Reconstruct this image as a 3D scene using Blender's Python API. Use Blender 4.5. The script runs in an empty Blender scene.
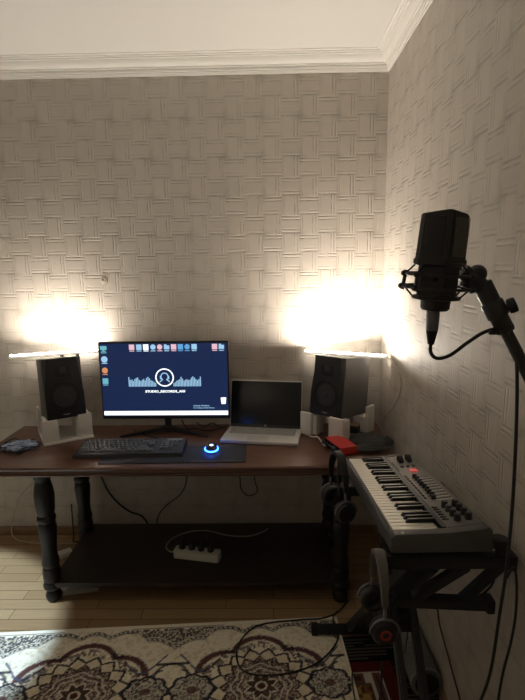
import bpy, bmesh, math, random
import numpy as np
from mathutils import Vector, Matrix, Euler
random.seed(7)
PI = math.pi
sc = bpy.context.scene
COL = sc.collection
R = math.radians

# ------------------------------------------------------------------ materials
def new_mat(name):
    m = bpy.data.materials.new(name); m.use_nodes = True
    nt = m.node_tree
    return m, nt, nt.nodes['Principled BSDF']

def node(nt, t, **kw):
    n = nt.nodes.new(t)
    for k, v in kw.items(): setattr(n, k, v)
    return n

def mth(nt, op, a, b=None, c=None, clamp=False):
    n = nt.nodes.new('ShaderNodeMath'); n.operation = op; n.use_clamp = clamp
    for i, v in enumerate((a, b, c)):
        if v is None: continue
        if isinstance(v, (int, float)): n.inputs[i].default_value = v
        else: nt.links.new(v, n.inputs[i])
    return n.outputs[0]

def mixc(nt, f, a, b):
    n = nt.nodes.new('ShaderNodeMix'); n.data_type = 'RGBA'
    for i, v in ((0, f), (6, a), (7, b)):
        if isinstance(v, (int, float)): n.inputs[i].default_value = v
        elif isinstance(v, tuple): n.inputs[i].default_value = (*v, 1) if len(v) == 3 else v
        else: nt.links.new(v, n.inputs[i])
    return n.outputs[2]

def simple(name, col, rough=.5, metal=0, spec=.5, noise=.12, scale=60, emit=None, estr=0, bump=0):
    m, nt, b = new_mat(name)
    tc = node(nt, 'ShaderNodeTexCoord')
    nz = node(nt, 'ShaderNodeTexNoise'); nz.inputs['Scale'].default_value = scale; nz.inputs['Detail'].default_value = 3
    nt.links.new(tc.outputs['Object'], nz.inputs['Vector'])
    lo = tuple(c*(1-noise) for c in col); hi = tuple(min(1, c*(1+noise)) for c in col)
    nt.links.new(mixc(nt, nz.outputs['Fac'], lo, hi), b.inputs['Base Color'])
    b.inputs['Roughness'].default_value = rough; b.inputs['Metallic'].default_value = metal
    b.inputs['Specular IOR Level'].default_value = spec
    if bump:
        bp = node(nt, 'ShaderNodeBump'); bp.inputs['Strength'].default_value = bump; bp.inputs['Distance'].default_value = .002
        nt.links.new(nz.outputs['Fac'], bp.inputs['Height']); nt.links.new(bp.outputs[0], b.inputs['Normal'])
    if emit:
        b.inputs['Emission Color'].default_value = (*emit, 1); b.inputs['Emission Strength'].default_value = estr
    return m

def emis(name, col, s):
    m, nt, b = new_mat(name)
    b.inputs['Base Color'].default_value = (.02, .02, .02, 1); b.inputs['Roughness'].default_value = .35
    b.inputs['Emission Color'].default_value = (*col, 1); b.inputs['Emission Strength'].default_value = s
    return m

def wallpaper(name, axis):
    """basket weave embossed vinyl paper, cell 0.1 m"""
    m, nt, b = new_mat(name)
    g = node(nt, 'ShaderNodeNewGeometry'); sp = node(nt, 'ShaderNodeSeparateXYZ')
    nt.links.new(g.outputs['Position'], sp.inputs[0])
    u = mth(nt, 'MULTIPLY_ADD', sp.outputs[axis], 10, 40.3); v = mth(nt, 'MULTIPLY_ADD', sp.outputs[2], 10, 40.2)
    fx = mth(nt, 'FRACT', u); fy = mth(nt, 'FRACT', v)
    par = mth(nt, 'MODULO', mth(nt, 'ADD', mth(nt, 'FLOOR', u), mth(nt, 'FLOOR', v)), 2)
    ip = mth(nt, 'SUBTRACT', 1, par)
    ac = mth(nt, 'ADD', mth(nt, 'MULTIPLY', fx, ip), mth(nt, 'MULTIPLY', fy, par))
    acs = mth(nt, 'SUBTRACT', ac, .5)
    A = mth(nt, 'ABSOLUTE', acs)
    def ridge(p, w):
        d = mth(nt, 'ABSOLUTE', mth(nt, 'SUBTRACT', A, p))
        return mth(nt, 'SUBTRACT', 1, mth(nt, 'DIVIDE', d, w), clamp=True)
    def sridge(p, w):
        d = mth(nt, 'ABSOLUTE', mth(nt, 'SUBTRACT', acs, p))
        return mth(nt, 'SUBTRACT', 1, mth(nt, 'DIVIDE', d, w), clamp=True)
    Lv = mth(nt, 'ADD', mth(nt, 'ADD', sridge(.22, .05), sridge(.38, .055)), mth(nt, 'MULTIPLY', sridge(-.34, .05), .5), clamp=True)
    Lh = mth(nt, 'ADD', mth(nt, 'ADD', ridge(.42, .055), sridge(.26, .05)), mth(nt, 'MULTIPLY', sridge(-.26, .05), .6), clamp=True)
    L = mth(nt, 'ADD', mth(nt, 'MULTIPLY', Lv, ip), mth(nt, 'MULTIPLY', Lh, par))
    su, sv = [mth(nt, 'MULTIPLY', mth(nt, 'ABSOLUTE', mth(nt, 'SUBTRACT', mth(nt, 'FRACT', mth(nt, 'MULTIPLY_ADD', q, .5, .5)), .5)), 2) for q in (u, v)]
    def arm(p, q): return mth(nt, 'MULTIPLY', mth(nt, 'SUBTRACT', 1, mth(nt, 'DIVIDE', p, .55), clamp=True), mth(nt, 'SUBTRACT', 1, mth(nt, 'DIVIDE', q, .20), clamp=True))
    star_shade = mth(nt, 'MAXIMUM', arm(su, sv), arm(sv, su))  # shading of the embossed relief, painted into the colour as dark stars
    edge_shade = sridge(-.50, .20)  # relief shade along one cell edge, put into the colour and bump
    # breaks in the strokes so that they read as short brush lines
    nz = node(nt, 'ShaderNodeTexNoise'); nz.inputs['Scale'].default_value = 26; nz.inputs['Detail'].default_value = 2
    nt.links.new(g.outputs['Position'], nz.inputs['Vector'])
    brk = mth(nt, 'MULTIPLY_ADD', nz.outputs['Fac'], 2.6, -.72, clamp=True)
    L = mth(nt, 'MULTIPLY', L, brk)
    edge = mth(nt, 'SUBTRACT', 1, mth(nt, 'DIVIDE', mth(nt, 'SUBTRACT', .5, A), .07), clamp=True)
    n2 = node(nt, 'ShaderNodeTexNoise'); n2.inputs['Scale'].default_value = 9; n2.inputs['Detail'].default_value = 4
    nt.links.new(g.outputs['Position'], n2.inputs['Vector'])
    base = mixc(nt, n2.outputs['Fac'], (.44, .40, .35), (.53, .485, .425))
    vert = mixc(nt, mth(nt, 'MULTIPLY', par, .22 if axis else .10), base, (.39, .35, .302))
    c = mixc(nt, mth(nt, 'MULTIPLY', L, .33), vert, (.20, .172, .138))
    c = mixc(nt, mth(nt, 'MULTIPLY', edge_shade, .16), c, (.24, .21, .175))
    c = mixc(nt, mth(nt, 'MULTIPLY', star_shade, .40), c, (.22, .19, .155))
    nt.links.new(c, b.inputs['Base Color'])
    b.inputs['Roughness'].default_value = .62; b.inputs['Specular IOR Level'].default_value = .3
    bp = node(nt, 'ShaderNodeBump'); bp.inputs['Strength'].default_value = .55; bp.inputs['Distance'].default_value = .004
    h = mth(nt, 'MULTIPLY_ADD', L, -.8, mth(nt, 'MULTIPLY', edge_shade, -.3))
    nt.links.new(h, bp.inputs['Height']); nt.links.new(bp.outputs[0], b.inputs['Normal'])
    return m

def planks(name):
    m, nt, b = new_mat(name)
    g = node(nt, 'ShaderNodeNewGeometry')
    br = node(nt, 'ShaderNodeTexBrick'); br.offset = .37
    br.inputs['Scale'].default_value = 1; br.inputs['Brick Width'].default_value = .62; br.inputs['Row Height'].default_value = .068
    br.inputs['Mortar Size'].default_value = .0022; br.inputs['Mortar Smooth'].default_value = .3; br.inputs['Bias'].default_value = 0
    br.inputs['Color1'].default_value = (.30, .19, .095, 1); br.inputs['Color2'].default_value = (.43, .295, .16, 1)
    br.inputs['Mortar'].default_value = (.10, .055, .025, 1)
    nt.links.new(g.outputs['Position'], br.inputs['Vector'])
    mp = node(nt, 'ShaderNodeMapping'); mp.inputs['Scale'].default_value = (3, 45, 1)
    nt.links.new(g.outputs['Position'], mp.inputs['Vector'])
    nz = node(nt, 'ShaderNodeTexNoise'); nz.inputs['Scale'].default_value = 2; nz.inputs['Detail'].default_value = 6
    nt.links.new(mp.outputs[0], nz.inputs['Vector'])
    c = mixc(nt, mth(nt, 'MULTIPLY', nz.outputs['Fac'], .55), br.outputs['Color'], (.19, .11, .05))
    nt.links.new(c, b.inputs['Base Color']); b.inputs['Roughness'].default_value = .38
    return m

def wood(name, c1, c2, rough, scale=(2, 22, 22), coat=0):
    m, nt, b = new_mat(name)
    tc = node(nt, 'ShaderNodeTexCoord'); mp = node(nt, 'ShaderNodeMapping'); mp.inputs['Scale'].default_value = scale
    nt.links.new(tc.outputs['Object'], mp.inputs['Vector'])
    nz = node(nt, 'ShaderNodeTexNoise'); nz.inputs['Scale'].default_value = 2.2; nz.inputs['Detail'].default_value = 7
    nz.inputs['Distortion'].default_value = .6
    nt.links.new(mp.outputs[0], nz.inputs['Vector'])
    nt.links.new(mixc(nt, mth(nt, 'MULTIPLY_ADD', nz.outputs['Fac'], 2, -.5, clamp=True), c1, c2), b.inputs['Base Color'])
    b.inputs['Roughness'].default_value = rough
    b.inputs['Coat Weight'].default_value = coat; b.inputs['Coat Roughness'].default_value = .25
    return m

def attr_mat(name, rough=.95):
    m, nt, b = new_mat(name)
    a = node(nt, 'ShaderNodeAttribute', attribute_name='Pattern')
    g = node(nt, 'ShaderNodeNewGeometry')
    nz = node(nt, 'ShaderNodeTexNoise'); nz.inputs['Scale'].default_value = 420; nz.inputs['Detail'].default_value = 2
    nt.links.new(g.outputs['Position'], nz.inputs['Vector'])
    nt.links.new(a.outputs['Color'], b.inputs['Base Color'])
    bp = node(nt, 'ShaderNodeBump'); bp.inputs['Strength'].default_value = .5; bp.inputs['Distance'].default_value = .002
    nt.links.new(nz.outputs['Fac'], bp.inputs['Height']); nt.links.new(bp.outputs[0], b.inputs['Normal'])
    b.inputs['Roughness'].default_value = rough; b.inputs['Specular IOR Level'].default_value = .1
    return m

M = {
 'wp_back': wallpaper('wallpaper_back', 0), 'wp_side': wallpaper('wallpaper_side', 1),
 'ceil': simple('ceiling_paint', (.60, .585, .55), .8, scale=3, noise=.02),
 'plaster': simple('cornice_plaster', (.70, .68, .635), .6, scale=20, noise=.03),
 'pale': simple('pale_bounce_wall', (.80, .77, .72), .8, scale=3, noise=.02),  # invented pale tone on the unseen walls, to bounce more light
 'floor': planks('floor_planks'),
 'base': wood('baseboard_wood', (.20, .125, .065), (.26, .165, .09), .45, (2, 40, 40)),
 'desktop': wood('polished_desk_top', (.080, .031, .017), (.135, .056, .030), .38, (3, 26, 26), .35),
 'deskdark': wood('dark_desk_frame', (.007, .0055, .0055), (.014, .010, .0095), .5, (8, 8, 2), 0),
 'shelf': wood('dark_shelf_board', (.022, .014, .011), (.036, .024, .018), .5, (2, 20, 20)),
 'black': simple('black_plastic', (.016, .016, .018), .45),
 'blacksat': simple('satin_black_vinyl', (.022, .022, .024), .5, bump=.2, scale=300),
 'spk': simple('speaker_black_vinyl', (.085, .082, .08), .55, scale=200, bump=.2),
 'baffle': simple('speaker_front_black', (.012, .014, .018), .45),
 'cone': simple('woofer_cone_grey', (.036, .037, .039), .5),
 'rubber': simple('black_rubber', (.012, .012, .013), .65),
 'metalblk': simple('black_coated_steel', (.020, .021, .022), .42, spec=.5, scale=40),
 'steel': simple('dull_steel', (.35, .35, .36), .35, metal=1),
 'gloss': simple('gloss_black', (.008, .008, .010), .16),
 'lapscreen': simple('laptop_dark_screen', (.012, .014, .018), .22),
 'silver': simple('silver_aluminium', (.62, .61, .59), .42, metal=.35, noise=.04),
 'lapkeys': simple('laptop_key_grey', (.36, .36, .35), .5),
 'foam': simple('white_foam', (.78, .755, .71), .85, scale=160, noise=.05, bump=.5),
 'white': simple('white_plastic', (.78, .76, .72), .4, noise=.03),
 'strip': simple('power_strip_white', (.62, .60, .52), .45, noise=.03),
 'cordw': simple('white_cord_pvc', (.70, .67, .60), .5, noise=.03),
 'cordd': simple('beige_grey_cord', (.40, .36, .30), .5),
 'cord': simple('black_cord_rubber', (.010, .010, .011), .5),
 'cordbrown': simple('brown_cord', (.055, .035, .025), .6),
 'red': simple('red_anodised_case', (.50, .022, .020), .38, noise=.04),
 'ringred': simple('red_ring', (.30, .026, .016), .5),
 'pad': None, 'keycap': simple('dark_keycap', (.115, .125, .15), .38, noise=.05),
 'kbcase': simple('keyboard_case_black', (.03, .032, .038), .4),
 'bodykb': simple('charcoal_grey_plastic', (.075, .073, .071), .5, noise=.05),
 'panel': simple('grey_control_panel', (.13, .124, .117), .45, noise=.05),
 'strip_dk': simple('blue_black_strip', (.025, .028, .042), .35),
 'wkey': simple('ivory_white_key', (.84, .80, .70), .16, spec=.8, noise=.02), 'bkey': simple('black_key', (.010, .010, .011), .28),
 'cush': simple('headphone_cushion', (.016, .016, .017), .6, bump=.3),
 'cushg': simple('grey_headband_pad', (.10, .092, .082), .6),
 'hpgrey': simple('grey_metal_yoke', (.16, .16, .18), .4, metal=.4),
 'mesh': None,
 'bag': simple('black_nylon', (.010, .010, .011), .75, bump=.6, scale=90),
 'bagblue': simple('clear_blue_film', (.30, .38, .56), .25, noise=.45, scale=50),
 'roll': simple('grey_ribbed_mat', (.13, .135, .13), .8), 'rolld': simple('pale_roll_band', (.19, .185, .175), .8),
 'card': simple('brown_cardboard', (.30, .21, .13), .85),
 'rug': attr_mat('cream_rug_pile'), 'kilim': attr_mat('kilim_weave'),
 'screen': emis('screen_navy', (.0070, .0190, .070), 1.0), 'scr_white': emis('screen_white', (.95, 1, 1), 1.35),
 'scr_cyan': emis('screen_pale_blue', (.36, .62, .85), 1.0), 'scr_blue': emis('screen_blue', (.12, .38, .72), 1.0),
 'scr_pink': emis('screen_pink', (.85, .52, .60), 1.0), 'scr_orange': emis('screen_orange', (.80, .33, .12), .9),
 'scr_teal': emis('screen_teal', (.16, .48, .56), 1.0), 'scr_black': emis('screen_dark', (.02, .02, .03), .5),
 'led_blue': emis('blue_led', (.03, .16, 1), 9), 'led_pale': emis('pale_blue_led', (.35, .65, 1), 3.2),
 'led_red': emis('red_display', (1, .10, .10), .55),
 'barL': emis('warm_diffuser_left', (1, .895, .77), 265), 'barR': emis('warm_diffuser_right', (1, .895, .77), 455),
 'lens': emis('dim_lens', (1, .895, .77), 42),
 'shell': simple('glowing_white_shell', (.75, .73, .68), .4, noise=.02, emit=(1, .9, .74), estr=.42),
}
def pad_mat():
    m, nt, b = new_mat('dark_blue_mat')
    tc = node(nt, 'ShaderNodeTexCoord'); v = node(nt, 'ShaderNodeTexVoronoi'); v.feature = 'F1'
    v.inputs['Scale'].default_value = 7; nt.links.new(tc.outputs['Object'], v.inputs['Vector'])
    s = node(nt, 'ShaderNodeSeparateColor'); nt.links.new(v.outputs['Color'], s.inputs[0])
    c = mixc(nt, mth(nt, 'POWER', s.outputs[0], 2), (.014, .018, .034), (.045, .05, .075))
    nt.links.new(c, b.inputs['Base Color']); b.inputs['Roughness'].default_value = .6
    return m
M['pad'] = pad_mat()
def mesh_mat():
    m, nt, b = new_mat('perforated_grille')
    tc = node(nt, 'ShaderNodeTexCoord'); mp = node(nt, 'ShaderNodeMapping'); mp.inputs['Rotation'].default_value = (0, R(45), 0)
    nt.links.new(tc.outputs['Object'], mp.inputs['Vector'])
    sp = node(nt, 'ShaderNodeSeparateXYZ'); nt.links.new(mp.outputs[0], sp.inputs[0])
    f = [mth(nt, 'ABSOLUTE', mth(nt, 'SUBTRACT', mth(nt, 'FRACT', mth(nt, 'MULTIPLY', sp.outputs[i], 420)), .5)) for i in (0, 2)]
    hole = mth(nt, 'LESS_THAN', mth(nt, 'MAXIMUM', f[0], f[1]), .32)
    nt.links.new(mixc(nt, hole, (.15, .142, .13), (.008, .008, .008)), b.inputs['Base Color'])
    b.inputs['Roughness'].default_value = .4; b.inputs['Metallic'].default_value = .5
    return m
M['mesh'] = mesh_mat()

# ------------------------------------------------------------------ geometry helpers
class MB:
    def __init__(s): s.bm = bmesh.new()
    def _add(s, t, mat=None):
        if mat is not None: t.transform(mat)
        me = bpy.data.meshes.new('tmp'); t.to_mesh(me); t.free(); s.bm.from_mesh(me); bpy.data.meshes.remove(me)
        return s
    def box(s, c, d, bev=0, rot=None, seg=2):
        t = bmesh.new(); bmesh.ops.create_cube(t, size=1)
        bmesh.ops.scale(t, vec=d, verts=t.verts)
        if bev: bmesh.ops.bevel(t, geom=list(t.edges), offset=bev, segments=seg, affect='EDGES', profile=.6)
        m = Matrix.Translation(c)
        if rot is not None: m = m @ Euler(rot).to_matrix().to_4x4()
        return s._add(t, m)
    def hexa(s, pts):   # 8 corner points: bottom 4 ccw, top 4 ccw
        t = bmesh.new(); v = [t.verts.new(p) for p in pts]
        for f in ((3,2,1,0), (4,5,6,7), (0,1,5,4), (1,2,6,5), (2,3,7,6), (3,0,4,7)): t.faces.new([v[i] for i in f])
        bmesh.ops.recalc_face_normals(t, faces=t.faces)
        return s._add(t)
    def prism(s, poly, z0, z1, bev=0, mat=None):
        t = bmesh.new(); a = [t.verts.new((x, y, z0)) for x, y in poly]; b = [t.verts.new((x, y, z1)) for x, y in poly]
        t.faces.new(a[::-1]); t.faces.new(b); n = len(poly)
        for i in range(n): t.faces.new((a[i], a[(i+1) % n], b[(i+1) % n], b[i]))
        bmesh.ops.recalc_face_normals(t, faces=t.faces)
        if bev: bmesh.ops.bevel(t, geom=list(t.edges), offset=bev, segments=2, affect='EDGES', profile=.6)
        return s._add(t, mat)
    def cyl(s, a, b, r, r2=None, n=20, bev=0):
        a = Vector(a); b = Vector(b); d = b-a; L = d.length
        t = bmesh.new()
        bmesh.ops.create_cone(t, cap_ends=True, segments=n, radius1=r, radius2=r if r2 is None else r2, depth=L)
        if bev:
            es = [e for e in t.edges if abs(e.verts[0].co.z-e.verts[1].co.z) < 1e-6]
            bmesh.ops.bevel(t, geom=es, offset=bev, segments=2, affect='EDGES', profile=.6)
        q = Vector((0, 0, 1)).rotation_difference(d.normalized()).to_matrix().to_4x4()
        return s._add(t, Matrix.Translation((a+b)/2) @ q)
    def sph(s, c, r, sc_=(1, 1, 1), rot=None, n=20):
        t = bmesh.new(); bmesh.ops.create_uvsphere(t, u_segments=n, v_segments=max(8, n//2), radius=r)
        m = Matrix.Translation(c)
        if rot is not None: m = m @ Euler(rot).to_matrix().to_4x4()
        return s._add(t, m @ Matrix.Diagonal((*sc_, 1)))
    def lathe(s, prof, n=28, mat=None):
        t = bmesh.new(); rings = []
        for r, z in prof:
            rings.append([t.verts.new((max(r, 1e-4)*math.cos(2*PI*i/n), max(r, 1e-4)*math.sin(2*PI*i/n), z)) for i in range(n)])
        for a, b in zip(rings, rings[1:]):
            for i in range(n): t.faces.new((a[i], a[(i+1) % n], b[(i+1) % n], b[i]))
        t.faces.new(rings[0][::-1]); t.faces.new(rings[-1])
        bmesh.ops.recalc_face_normals(t, faces=t.faces)
        return s._add(t, mat)
    def tube(s, pts, r, n=8, closed=False, smooth=6, radii=None):
        P = spline(pts, smooth, closed) if smooth else [Vector(p) for p in pts]
        t = bmesh.new(); rings = []; N = len(P); up = None
        for i, p in enumerate(P):
            if closed: d = P[(i+1) % N]-P[i-1]
            else: d = P[min(i+1, N-1)]-P[max(i-1, 0)]
            d.normalize()
            if up is None: up = Vector((0, 0, 1)) if abs(d.z) < .9 else Vector((1, 0, 0))
            sx = d.cross(up); sx.normalize(); up = sx.cross(d)
            rr = r if radii is None else radii[0]+(radii[1]-radii[0])*i/(N-1)
            rings.append([t.verts.new(p+(sx*math.cos(2*PI*k/n)+up*math.sin(2*PI*k/n))*rr) for k in range(n)])
        pairs = list(zip(rings, rings[1:])) + ([(rings[-1], rings[0])] if closed else [])
        for a, b in pairs:
            for k in range(n): t.faces.new((a[k], a[(k+1) % n], b[(k+1) % n], b[k]))
        if not closed: t.faces.new(rings[0][::-1]); t.faces.new(rings[-1])
        bmesh.ops.recalc_face_normals(t, faces=t.faces)
        return s._add(t)
    def torus(s, c, R_, r, axis=(0, 0, 1), n=32, k=10, sc_=(1, 1)):
        q = Vector((0, 0, 1)).rotation_difference(Vector(axis).normalized())
        pts = [Vector(c)+q @ Vector((R_*sc_[0]*math.cos(2*PI*i/n), R_*sc_[1]*math.sin(2*PI*i/n), 0)) for i in range(n)]
        return s.tube(pts, r, k, True, 0)
    def mesh(s, name, mat, ang=35):
        me = bpy.data.meshes.new(name); s.bm.to_mesh(me); s.bm.free()
        me.materials.append(mat)
        for p in me.polygons: p.use_smooth = True
        me.set_sharp_from_angle(angle=R(ang))
        return me

def spline(pts, k, closed=False):
    P = [Vector(p) for p in pts]; n = len(P); out = []
    rng = range(n if closed else n-1)
    for i in rng:
        if closed: a, b, c, d = P[i-1], P[i], P[(i+1) % n], P[(i+2) % n]
        else: a, b, c, d = P[max(i-1, 0)], P[i], P[i+1], P[min(i+2, n-1)]
        for j in range(k):
            t = j/k
            out.append(.5*((2*b)+(c-a)*t+(2*a-5*b+4*c-d)*t*t+(3*b-a-3*c+d)*t**3))
    if not closed: out.append(P[-1])
    return out

def tag(o, label, cat, group=None):
    o['label'] = label; o['category'] = cat
    if group: o['group'] = group
    return o
def thing(name, label, cat, loc=(0, 0, 0), rot=(0, 0, 0), group=None):
    o = bpy.data.objects.new(name, None); COL.objects.link(o); o.empty_display_size = .05
    o.location = loc; o.rotation_euler = rot
    return tag(o, label, cat, group)
def part(name, mb, mat, parent, label=None, loc=None, rot=None, ang=35):
    me = mb.mesh(name, mat, ang) if isinstance(mb, MB) else mb
    o = bpy.data.objects.new(name, me); COL.objects.link(o); o.parent = parent
    if loc is not None: o.location = loc
    if rot is not None: o.rotation_euler = rot
    if label: o['label'] = label
    return o
def solo(name, mb, mat, label, cat, group=None, ang=35):
    """top-level one-mesh thing built in world coordinates; origin moved to its base"""
    me = mb.mesh(name, mat, ang)
    n = len(me.vertices); co = np.empty(n*3, np.float32); me.vertices.foreach_get('co', co); co = co.reshape(-1, 3)
    base = np.array([(co[:, 0].min()+co[:, 0].max())/2, (co[:, 1].min()+co[:, 1].max())/2, co[:, 2].min()])
    me.vertices.foreach_set('co', (co-base).astype(np.float32).ravel()); me.update()
    o = bpy.data.objects.new(name, me); COL.objects.link(o); o.location = base
    return tag(o, label, cat, group)
def struct(name, mb, mat, ang=35):
    o = bpy.data.objects.new(name, mb.mesh(name, mat, ang)); COL.objects.link(o); o['kind'] = 'structure'; return o

# ------------------------------------------------------------------ room
D, XW, XL, YF, ZC = 2.70, .63, -2.6, -1.9, 2.674
struct('floor', MB().box(((XL+XW)/2, (YF+D)/2, -.05), (XW-XL+.2, D-YF+.2, .1)), M['floor'])
struct('ceiling', MB().box(((XL+XW)/2, (YF+D)/2, ZC+.05), (XW-XL+.2, D-YF+.2, .1)), M['ceil'])
struct('wall_back', MB().box(((XL+XW)/2, D+.05, ZC/2), (XW-XL+.2, .1, ZC)), M['wp_back'])
struct('wall_right', MB().box((XW+.05, (YF+D)/2, ZC/2), (.1, D-YF, ZC)), M['wp_side'])
struct('wall_left', MB().box((XL-.05, (YF+D)/2, ZC/2), (.1, D-YF, ZC)), M['pale'])
struct('wall_front', MB().box(((XL+XW)/2, YF-.05, ZC/2), (XW-XL+.2, .1, ZC)), M['pale'])
# cornice: profile (out from wall, height) swept along back and right walls with a mitre
prof = [(0, 2.588), (.005, 2.588), (.007, 2.597), (.013, 2.597), (.013, 2.6035), (.016, 2.6045), (.0175, 2.611), (.0165, 2.6185), (.022, 2.620),
        (.0225, 2.6265), (.030, 2.632), (.040, 2.643), (.046, 2.654), (.047, 2.657), (.0545, 2.658), (.0555, 2.664), (.064, 2.6645), (.065, 2.670), (.078, 2.6705), (.079, 2.674), (0, 2.674)]
def sweep(fn_a, fn_b):
    mb = MB(); t = bmesh.new()
    A = [t.verts.new(fn_a(d, z)) for d, z in prof]; B = [t.verts.new(fn_b(d, z)) for d, z in prof]
    n = len(prof)
    for i in range(n): t.faces.new((A[i], A[(i+1) % n], B[(i+1) % n], B[i]))
    t.faces.new(A); t.faces.new(B[::-1]); bmesh.ops.recalc_face_normals(t, faces=t.faces)
    return mb._add(t)
struct('trim_1', sweep(lambda d, z: (XL, D-d, z), lambda d, z: (XW-d, D-d, z)), M['plaster'], 20)
struct('trim_2', sweep(lambda d, z: (XW-d, D-d, z), lambda d, z: (XW-d, YF, z)), M['plaster'], 20)
struct('baseboard_back', MB().box(((XL+XW)/2-.008, D-.008, .027), (XW-XL-.016, .016, .054), .003), M['base'])
struct('baseboard_right', MB().box((XW-.007, (YF+D)/2, .024), (.014, D-YF, .048), .003), M['base'])
# small round socket on the back wall
t = thing('wall_socket', 'small beige round junction socket high on the back wallpaper above left speaker', 'socket', (-.926, D, 1.54))
part('cover_plate', MB().cyl((0, -.0, 0), (0, -.004, 0), .021, .020, 28, .001), simple('beige_socket_plate', (.46, .42, .36), .5), t)
part('socket_hole', MB().cyl((-.006, -.003, .004), (-.006, -.0046, .004), .005), M['black'], t)
part('socket_hole', MB().cyl((.007, -.003, -.001), (.007, -.0046, -.001), .003), M['black'], t)

# ------------------------------------------------------------------ desk
H = .72
t = thing('desk', 'long dark polished wooden desk with turned legs and a lower shelf', 'desk', (-.42, 2.335, 0))
top = MB()
prof2 = [(0, H-.052), (.014, H-.050), (.020, H-.042), (.014, H-.036), (.020, H-.030), (.017, H-.022), (.026, H-.016), (.030, H-.008), (.024, H-.001), (.016, H)]
# tabletop: stacked outline with moulded edge
tb = bmesh.new(); x0, x1, y0, y1 = -1.01+.03, 1.02-.03, -.302+.03, .30-.03
rings = []
for o_, z in prof2:
    rings.append([tb.verts.new(p) for p in ((x0-o_, y0-o_, z), (x1+o_, y0-o_, z), (x1+o_, y1+o_, z), (x0-o_, y1+o_, z))])
for a, b in zip(rings, rings[1:]):
    for i in range(4): tb.faces.new((a[i], a[(i+1) % 4], b[(i+1) % 4], b[i]))
tb.faces.new(rings[0][::-1]); tb.faces.new(rings[-1]); bmesh.ops.recalc_face_normals(tb, faces=tb.faces)
part('tabletop', MB()._add(tb), M['desktop'], t, ang=20)
part('apron', MB().box((-.03, 0, H-.060), (1.62, .44, .018), .003), M['deskdark'], t)
lp = [(.036, 0), (.044, .012), (.047, .03), (.040, .048), (.034, .056), (.046, .064), (.054, .074), (.056, .086), (.050, .098), (.044, .104), (.050, .11),
      (.052, .15), (.048, .175), (.043, .182), (.050, .19), (.051, .21), (.044, .235), (.043, .27), (.048, .32), (.053, .36), (.0545, .385), (.050, .405),
      (.044, .414), (.052, .420), (.0555, .432), (.052, .444), (.043, .450), (.048, .458), (.053, .475), (.057, .52), (.058, .555), (.052, .59), (.044, .618), (.042, .63), (.05, .638), (.05, .669)]
lp = [(r_*.80, z_) for r_, z_ in lp]
leg_me = MB().lathe(lp).mesh('leg', M['deskdark'], 50)
for x, y in ((-1.085, 2.115), (.325, 2.105), (-1.085, 2.555), (.325, 2.545)):
    part('leg', leg_me, None, t, loc=(x+.42, y-2.335, 0))
part('shelf', MB().box((.035, .02, .094), (1.40, .545, .026), .004), M['shelf'], t)

# ------------------------------------------------------------------ monitor
W_, H_ = .692, .424
t = thing('computer_monitor', 'large thin-bezel monitor with navy studio wallpaper on screen', 'monitor', (-.568, 2.50, H), (0, 0, R(-1)))
mz = .292
part('panel', MB().box((0, 0, mz), (W_, .022, H_), .004).box((0, .022, mz-.03), (W_*.6, .03, H_*.55), .01), M['black'], t)
scr = part('screen', MB().box((0, -.0115, mz+.004), (W_-.014, .001, H_-.026)), M['screen'], t, 'lit navy desktop')
def sx(px): return (px-164.6)/131.0*W_
def sz(py): return mz-(py-380.4)/76.4*H_
def flat(mb, px, py, w, h, yy=-.0125, th=.0006, bev=0):
    mb.box((sx(px), yy, sz(py)), (w*W_/131, th, h*H_/76.4), bev)
b = MB(); flat(b, 164.6, 412.6, 127.5, 4.2); part('taskbar', b, M['scr_white'], scr, 'white taskbar')
for px, hs, sgn in ((128.6, [9.5, 6.5, 7, 5.5, 7.5, 8.5, 9, 6.5, 5.5, 6.5, 7.5, 6, 8.5, 9.5, 8, 6, 5.5, 4.5, 3.5], 1), (201.2, [9.5, 7, 6, 7, 8.5, 9.8, 8.5, 6.5, 6, 7, 6.5, 5.5, 7.5, 9.4, 7, 6, 5.5, 4, 3.2], -1)):
    b = MB()
    for i, h in enumerate(hs):
        flat(b, px+sgn*i*1.5, 386-h/2, .95, h)
    part('equaliser_bars', b, M['scr_cyan'], scr, 'pale blue equaliser bars')
b = MB(); b.torus((sx(165), -.0125, sz(377.2)), 8.8*W_/131, .0034, (0, 1, 0), 40, 8)
part('logo_ring', b, M['scr_white'], scr)
b = MB()
c0 = Vector((sx(165), -.0125, sz(376.4))); k = W_/131
b.tube([c0+Vector((k*3.6*math.cos(a), 0, k*3.8*math.sin(a))) for a in np.linspace(R(-60), R(240), 14)], .0030, 6, False, 2)
for s in (-1, 1):
    b.box(c0+Vector((s*k*3.9, 0, -k*.8)), (k*1.6, .001, k*3.4), .0)
    b.tube([c0+Vector((s*k*2.2, 0, -k*3)), c0+Vector((s*k*4.2, 0, -k*4.6)), c0+Vector((s*k*5.2, 0, -k*5.6))], .003, 6, False, 3)
part('logo_figure', b, M['scr_cyan'], scr, 'pale head outline with headphones')
def text(s, size, mat, name, parent, x, z, yy=-.0125, bold=.0, align='CENTER', loc=None, rot=(PI/2, 0, 0), label=None, sxy=(1, 1)):
    cu = bpy.data.curves.new(name, 'FONT'); cu.body = s; cu.size = size; cu.extrude = .0002; cu.offset = bold; cu.align_x = align; cu.align_y = 'CENTER'; cu.resolution_u = 2
    o = bpy.data.objects.new('tmp_text', cu)
    COL.objects.link(o); dg = bpy.context.evaluated_depsgraph_get()
    me = bpy.data.meshes.new_from_object(o.evaluated_get(dg)); bpy.data.objects.remove(o); bpy.data.curves.remove(cu)
    me.materials.clear(); me.materials.append(mat); me.name = name
    q = part(name, me, mat, parent, label, loc or (x, yy, z), rot); q.scale = (sxy[0], sxy[1], 1)
    return q
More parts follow.
